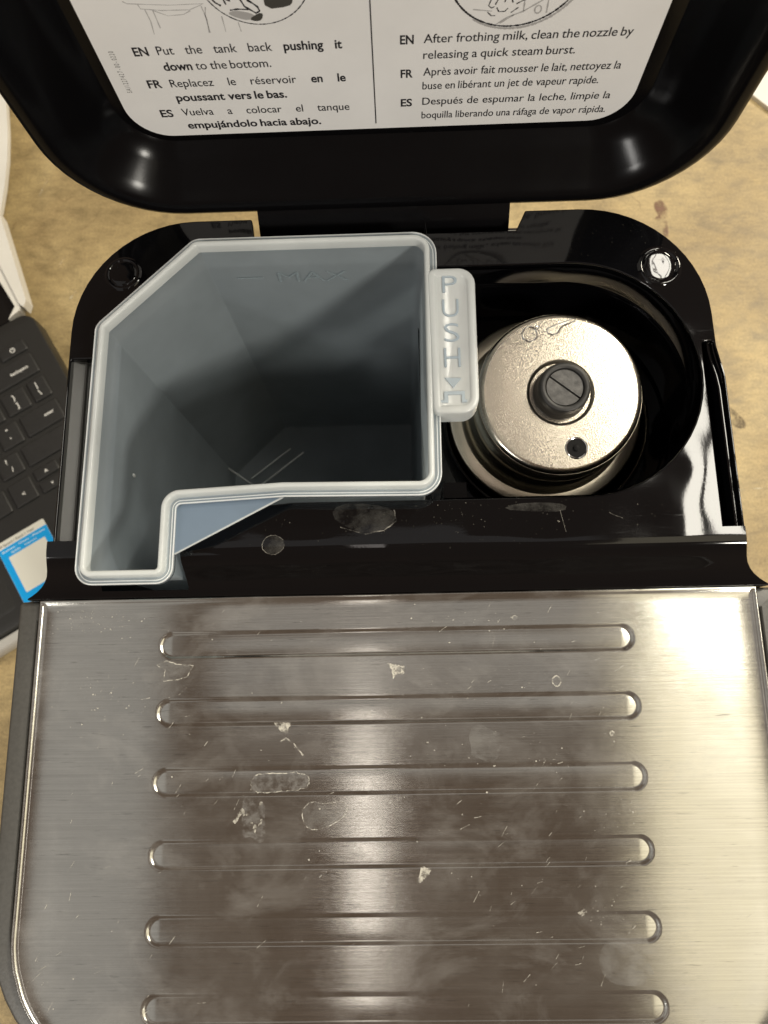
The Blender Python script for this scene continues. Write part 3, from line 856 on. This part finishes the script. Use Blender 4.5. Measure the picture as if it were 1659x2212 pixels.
obj("embossed_letter", *merge(let), M['letter'], ptab, False)
def prism(L, z0, z1):
    n_ = len(L); V = [(x, y, z0) for x, y in L] + [(x, y, z1) for x, y in L]
    F = fill(V, list(range(n_))) + fill(V, list(range(n_, 2 * n_)))
    return V, F + [(i, (i + 1) % n_, n_ + (i + 1) % n_, n_ + i) for i in range(n_)]
obj("arrow_symbol", *merge([prism([(14.9, 54.5), (19.3, 54.3), (17.1, 51.6)], 21.4, 21.9),
     prism([(14.6, 51.0 - .4), (20, 50.6), (20, 48.2), (20.6, 48.2), (20.6, 47.6), (19.2, 47.6), (19.2, 49.8), (15.6, 49.8), (15.6, 47.6), (13.6, 47.6), (13.6, 48.2), (14.6, 48.2)], 21.4, 21.9)]), M['letter'], ptab, False)
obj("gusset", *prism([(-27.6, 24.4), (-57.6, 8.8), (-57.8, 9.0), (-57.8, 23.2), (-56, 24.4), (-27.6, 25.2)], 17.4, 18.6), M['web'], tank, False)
obj("gusset_edge_highlight", *tube([(-27.6, 24.3, 18.2), (-57.4, 8.9, 18.2)], .32, 6), M["rim"], bpy.data.objects["gusset"])  # pale rod imitating the highlight on the diagonal edge
obj("floor_v_rod", *merge([tube([(-62.5, 62, -116), (-42, 78, -116)], .45), tube([(-66, 66, -116), (-48, 80, -116)], .35), tube([(-64, 62, -116), (-78, 72, -116)], .45), tube([(-62, 62, -123), (-62, 62, -116)], 1.2)]), M['rim'], tank)  # thin pale rods in a V just above the tank floor
obj("valve_cap", *lathe([(7.2, 0), (7.2, 1.2), (6.5, 1.6), (.1, 1.6)], -28, -84, 28), M['pit'], tank)
vc = bpy.data.objects["valve_cap"]
for v in vc.data.vertices: v.co = Vector((v.co.x, .0972 - v.co.z * .2, v.co.y))
mk = []
def bf(x, y, z): return (x, 95.5 - z, y)
for q in (put_text("MAX", -33, 2.4, 5.2, 1.35, -.01, bf, .01)[0],): mk.append(q)
v, f = box(-45.5, -37.5, 5.0, 5.5, 0, .1); mk.append(([bf(*q) for q in v], f))
obj("max_mark", *merge(mk), make_poly("moulded_mark", (.66, .72, .74), .78), tank, False)
obj("water_drop", *merge([lathe([(.7, 0), (.55, .25), (.2, .4), (.03, .42)], 0, 0, 12)]), M['rim'], tank)
wd = bpy.data.objects["water_drop"]
for v in wd.data.vertices:
    x, y, z = v.co; v.co = Vector((-.0778 + z, .0375 + x, -.006 + y * 1.7))

# ------------------------------------------------------------------ filter basket in the well
CX, CY = 49.9, 57.3
bas = thing("filter_basket", "round steel filter basket upside down in the storage well with black centre plug", "filter basket", (CX, CY, -27))
obj("base_disc", *lathe([(8.9, -1.0), (9.3, -.2), (9.9, 0), (22.4, 0.05), (23.2, -.15), (23.8, -.7), (24.1, -1.6)], CX, CY, 96), M['blast'], bas, angle=50, flat=True)
obj("side_wall", *lathe([(24.1, -1.5), (24.3, -6.5), (24.9, -7.2), (25.0, -9.5), (24.3, -10.4), (24.3, -15), (25.4, -16.5), (25.6, -21), (26.4, -23), (27.2, -23.6)], CX, CY, 96), M['turned'], bas, angle=50)
obj("flange", *lathe([(26.8, -23.6), (30.6, -23.6), (31.1, -23.9), (31.3, -24.5), (31.0, -25.2), (26.8, -25.2)], CX, CY, 96), M['turned'], bas, angle=50)
plug = obj("centre_plug", *lathe([(8.0, -1.2), (7.7, .4), (7.5, 1.4), (7.65, 1.7), (7.45, 2.8), (7.6, 3.1), (7.4, 4.6), (7.2, 5.6), (6.9, 6.0), (6.3, 6.1), (5.7, 6.0), (5.45, 5.8), (5.4, 4.9), (5.2, 4.6)], CX, CY, 56), M['rubber'], bas, angle=50)
sl = []
for s in (-1, 1):
    L = [(CX + 5.25 * math.cos(a) * .99, CY + 5.25 * math.sin(a) * .99) for a in [math.radians(-38 + (180 if s > 0 else 0) + 3 + 174 * i / 18) for i in range(19)]]
    sl.append(prism(L, 3.6, 5.4))
obj("slotted_screw", *merge(sl), M['greyplug'], plug, False)
hx, hy = 53.7, 40.7
obj("outlet_hole", *lathe([(3.3, .06), (3.2, .3), (3.0, .4), (2.8, .3), (2.75, .05), (2.7, -1)], hx, hy, 36), M['chrome'], bas, angle=50)
obj("hole_shadow_disc", *lathe([(2.78, .12), (.9, .10), (.85, .6), (.3, .75), (.02, .75)], hx, hy, 28), M['pit'], bas)  # black disc painted as the dark inside of the hole, with a small nub
bpy.data.objects["hole_shadow_disc"].name = "hole_dark_disc"
rel = [tube([(41.6 + 2.2 * math.cos(a), 75.0 + 2.2 * math.sin(a), .05) for a in [6.283 * i / 28 for i in range(29)]], .28, 8),
       tube([(43.0, 76.6, .05), (43.6, 77.3, .05), (44.6, 77.3, .05), (44.0, 76.4, .05)], .28, 8),
       tube([(46.8, 76.4, .05), (47.0, 75.2, .05), (48.2, 74.6, .05), (49.6, 74.9, .05), (50.6, 76.4, .05), (51.2, 77.2, .05), (55.0, 78.6, .05), (55.3, 79.2, .05), (54.6, 79.3, .05), (49.8, 77.6, .05), (46.8, 76.4, .05)], .28, 8)]
obj("embossed_symbol", *merge(rel), M['chrome'], bas)

bas.rotation_euler.x = math.radians(7)      # it leans a little towards the front
bas.location.y += 3.2 * S; bas.location.z += 2.6 * S

# ------------------------------------------------------------------ laptop
U_ = Vector((.856, .518)); W_ = Vector((-.518, .856)); P0 = Vector((-238.5, 210.2))
def lf2(u, v, z):
    q = P0 + U_ * u + W_ * v
    return (q.x, q.y, z)
lap = thing("laptop", "dark laptop keyboard beside the machine with silver front edge and a sticker", "laptop", (-330, 160, -250))
ZK = -231
obj("base", *slab([(-330, -176, 6), (0, -176, 6), (0, 10, 9), (-330, 10, 9)], [(-2, -249), (0, -246), (0, -233), (-.6, ZK - .4), (-1.6, ZK)], lf2), M['laptop'], lap)
obj("front_edge", *slab([(-330, -183, 3), (-.5, -183, 3), (-.5, -176.3, 3), (-330, -176.3, 3)], [(-1, -248), (0, -246), (0, -236), (-1, -234.5)], lf2), M['silver'], lap)
obj("screen", *slab([(-330, 12, 3), (-8, 12, 3), (-8, 70, 6), (-330, 70, 6)], [(-1, -246), (0, -245), (0, -236), (-1, -235)], lf2), M['screen'], lap)
obj("touchpad", *slab([(-195, -166, 3), (-94, -166, 3), (-94, -122, 3), (-195, -122, 3)], [(0, ZK - .5), (0, ZK + .1), (-.4, ZK + .25)], lf2), M['laptop'], lap)
keys = []
def key(u0, u1, v0, v1, legend=None, lx=.5, ly=.5, cap=3.0, rotated=False, sxx=1.0):
    k = obj("key", *slab([(u0, v0, 1.4), (u1, v0, 1.4), (u1, v1, 1.4), (u0, v1, 1.4)], [(0, ZK - .2), (0, ZK + .9), (-.5, ZK + 1.4), (-1.0, ZK + 1.5)], lf2, 4), M['key'], lap)
    if legend:
        parts = []
        for s, fx, fy in legend:
            (v, f), w = put_text(s, 0, 0, cap, sxx, .02)
            cx_ = u0 + (u1 - u0) * fx - w / 2; cy_ = v0 + (v1 - v0) * fy - cap / 2
            parts.append(([lf2(cx_ + q[0], cy_ + q[1], ZK + 1.56) for q in v], f))
        obj("key_legend", *merge(parts), M['legend'], k, False)
    return k
kp = key(-31.6, -12.8, -15.8, -7.0)
pw = ribbon([(-22 + 1.5 * math.cos(a), -11.8 + 1.5 * math.sin(a)) for a in [6.283 * i / 16 for i in range(16)]], .5, 0, True)
pw2 = ribbon([(-22, -11.6), (-22, -10.4)], .6, 0)
V, F = merge([pw, pw2]); obj("key_legend", [lf2(x, y, ZK + 1.56) for x, y, z in V], F, M['legend'], kp, False)
for i in range(3): key(-51 - 17 * i, -34.5 - 17 * i, -15.8, -7.0)
key(-45.3, -12.8, -34.2, -18.3, [("backspace", .64, .44)], cap=2.1)
for i, s in enumerate(("+", "_")): key(-63 - 18.4 * i, -47 - 18.4 * i, -34.2, -18.3, [(s, .5, .65)])
key(-25.0, -12.8, -53.1, -37.2, [("|", .45, .68), ("\\", .45, .3)], cap=3.6)
key(-44.0, -27.8, -53.1, -37.2, [("}", .5, .68), ("]", .5, .3)], cap=3.4)
for i, s in enumerate(("{", "p")): key(-62.5 - 18.4 * i, -46.8 - 18.4 * i, -53.1, -37.2, [(s, .5, .5)])
key(-39.4, -12.8, -72.2, -56.4, [("enter", .7, .52)], cap=2.1)
key(-57.0, -42.0, -72.2, -56.4, [("\"", .5, .7), ("'", .5, .3)])
for i, s in enumerate((":", "l")): key(-75.4 - 18.4 * i, -59.8 - 18.4 * i, -72.2, -56.4, [(s, .5, .5)])
key(-47.6, -12.8, -90.2, -75.4)
key(-66.0, -50.4, -90.2, -75.4, [("?", .45, .72), ("/", .55, .3)])
for i, s in enumerate((">", "<")): key(-84.4 - 18.4 * i, -68.8 - 18.4 * i, -90.2, -75.4, [(s, .5, .5)])
key(-47.8, -31.5, -101.4, -93.6, [("^", .5, .35)], cap=3.4)
key(-47.8, -31.5, -110.8, -103.0, [("v", .5, .5)], cap=2.4)
key(-66.2, -50.6, -110.6, -94.2, [("<", .5, .4)], cap=2.8)
key(-28.8, -13.0, -110.6, -94.2, [(">", .5, .4)], cap=2.8)
for i in range(2): key(-84.6 - 18.4 * i, -69 - 18.4 * i, -110.6, -94.2)
stk = obj("sticker", *slab([(-89.0, -167, 1), (-55.6, -167, 1), (-55.6, -124.2, 1.2), (-89.0, -124.2, 1.2)], [(0, ZK + .02), (0, ZK + .14)], lf2, 4), M['cream'], lap, False)
obj("blue_panel", *slab([(-88.9, -166.9, .4), (-55.7, -166.9, .4), (-55.7, -128.7, .4), (-88.9, -128.7, .4)], [(0, ZK + .15), (0, ZK + .2)], lf2, 3), M['blue'], stk, False)
obj("blank_window", *slab([(-84.7, -160.8, .2), (-59.7, -160.8, .2), (-59.7, -135.3, .2), (-84.7, -135.3, .2)], [(0, ZK + .21), (0, ZK + .26)], lf2, 3), M['cream'], stk, False)
tx = []
def stext(s, u, v, cap, width, out):
    (a, f), w = put_text(s, 0, 0, cap, 1.0, .02)
    out.append(([lf2(u + q[0] * width / w, v + q[1], ZK + .3) for q in a], f))
stext("Business", -87.0, -131.4, 1.3, 8.6, tx); stext("Videos", -75.9, -131.4, 1.3, 7.2, tx); stext("Photos", -66.0, -131.4, 1.3, 8.4, tx)
for u in (-77.2, -67.4): tx.append(([lf2(u + x, -130.9 + y, ZK + .3) for x, y in ((-.2, -.2), (.2, -.2), (.2, .2), (-.2, .2))], [(0, 1, 2, 3)]))
stext("Spiele", -82.0, -133.9, 1.2, 6.4, tx); stext("Internet", -72.6, -133.9, 1.2, 8.2, tx)
obj("sticker_print", *merge(tx), M['pale'], stk, False)
tx = []; stext("4GB Speed / Read 1 Year", -90, -127.6, 1.5, 27, tx)
obj("sticker_heading", *merge(tx), mat_plain("grey_print", (.28, .27, .25), .5), stk, False)

# ------------------------------------------------------------------ white paper behind the laptop, and the one at the far right
def sheet(L, z0, z1): return prism(L, z0, z1)
wp = thing("white_packet", "creased white paper packet lying behind the dark laptop at the left", "paper packet", (-290, 300, -250))
obj("upper_sheet", *sheet([(-420, 420), (-420, 300), (-276, 285), (-269.6, 291), (-268.4, 312), (-268.6, 334), (-270.4, 356), (-274, 381), (-268, 420)], -233, -229), M['white'], wp, False)
V, F = prism([(-276, 300), (-269.4, 290.5), (-245.0, 224.6), (-246.2, 219.5), (-249.4, 222.0), (-266, 252), (-300, 300)], -238, -228.5)
obj("folded_flap", V, F, M['white'], wp, False)
V, F = prism([(-266, 252), (-249.4, 222.4), (-249.6, 218.0), (-256.5, 211.5), (-253.0, 221.0), (-270, 247), (-310, 296), (-300, 300)], -238, -230.0)
obj("folded_edge", V, F, M['white'], wp, False)
obj("paper_sheet", *sheet([(261.5, 385.5), (289, 356), (420, 478), (392, 508)], -250, -247), M['white'])
ps = bpy.data.objects["paper_sheet"]
ps['label'] = 'white paper corner on the tabletop at the upper right, beside the raised lid'; ps['category'] = 'paper sheet'
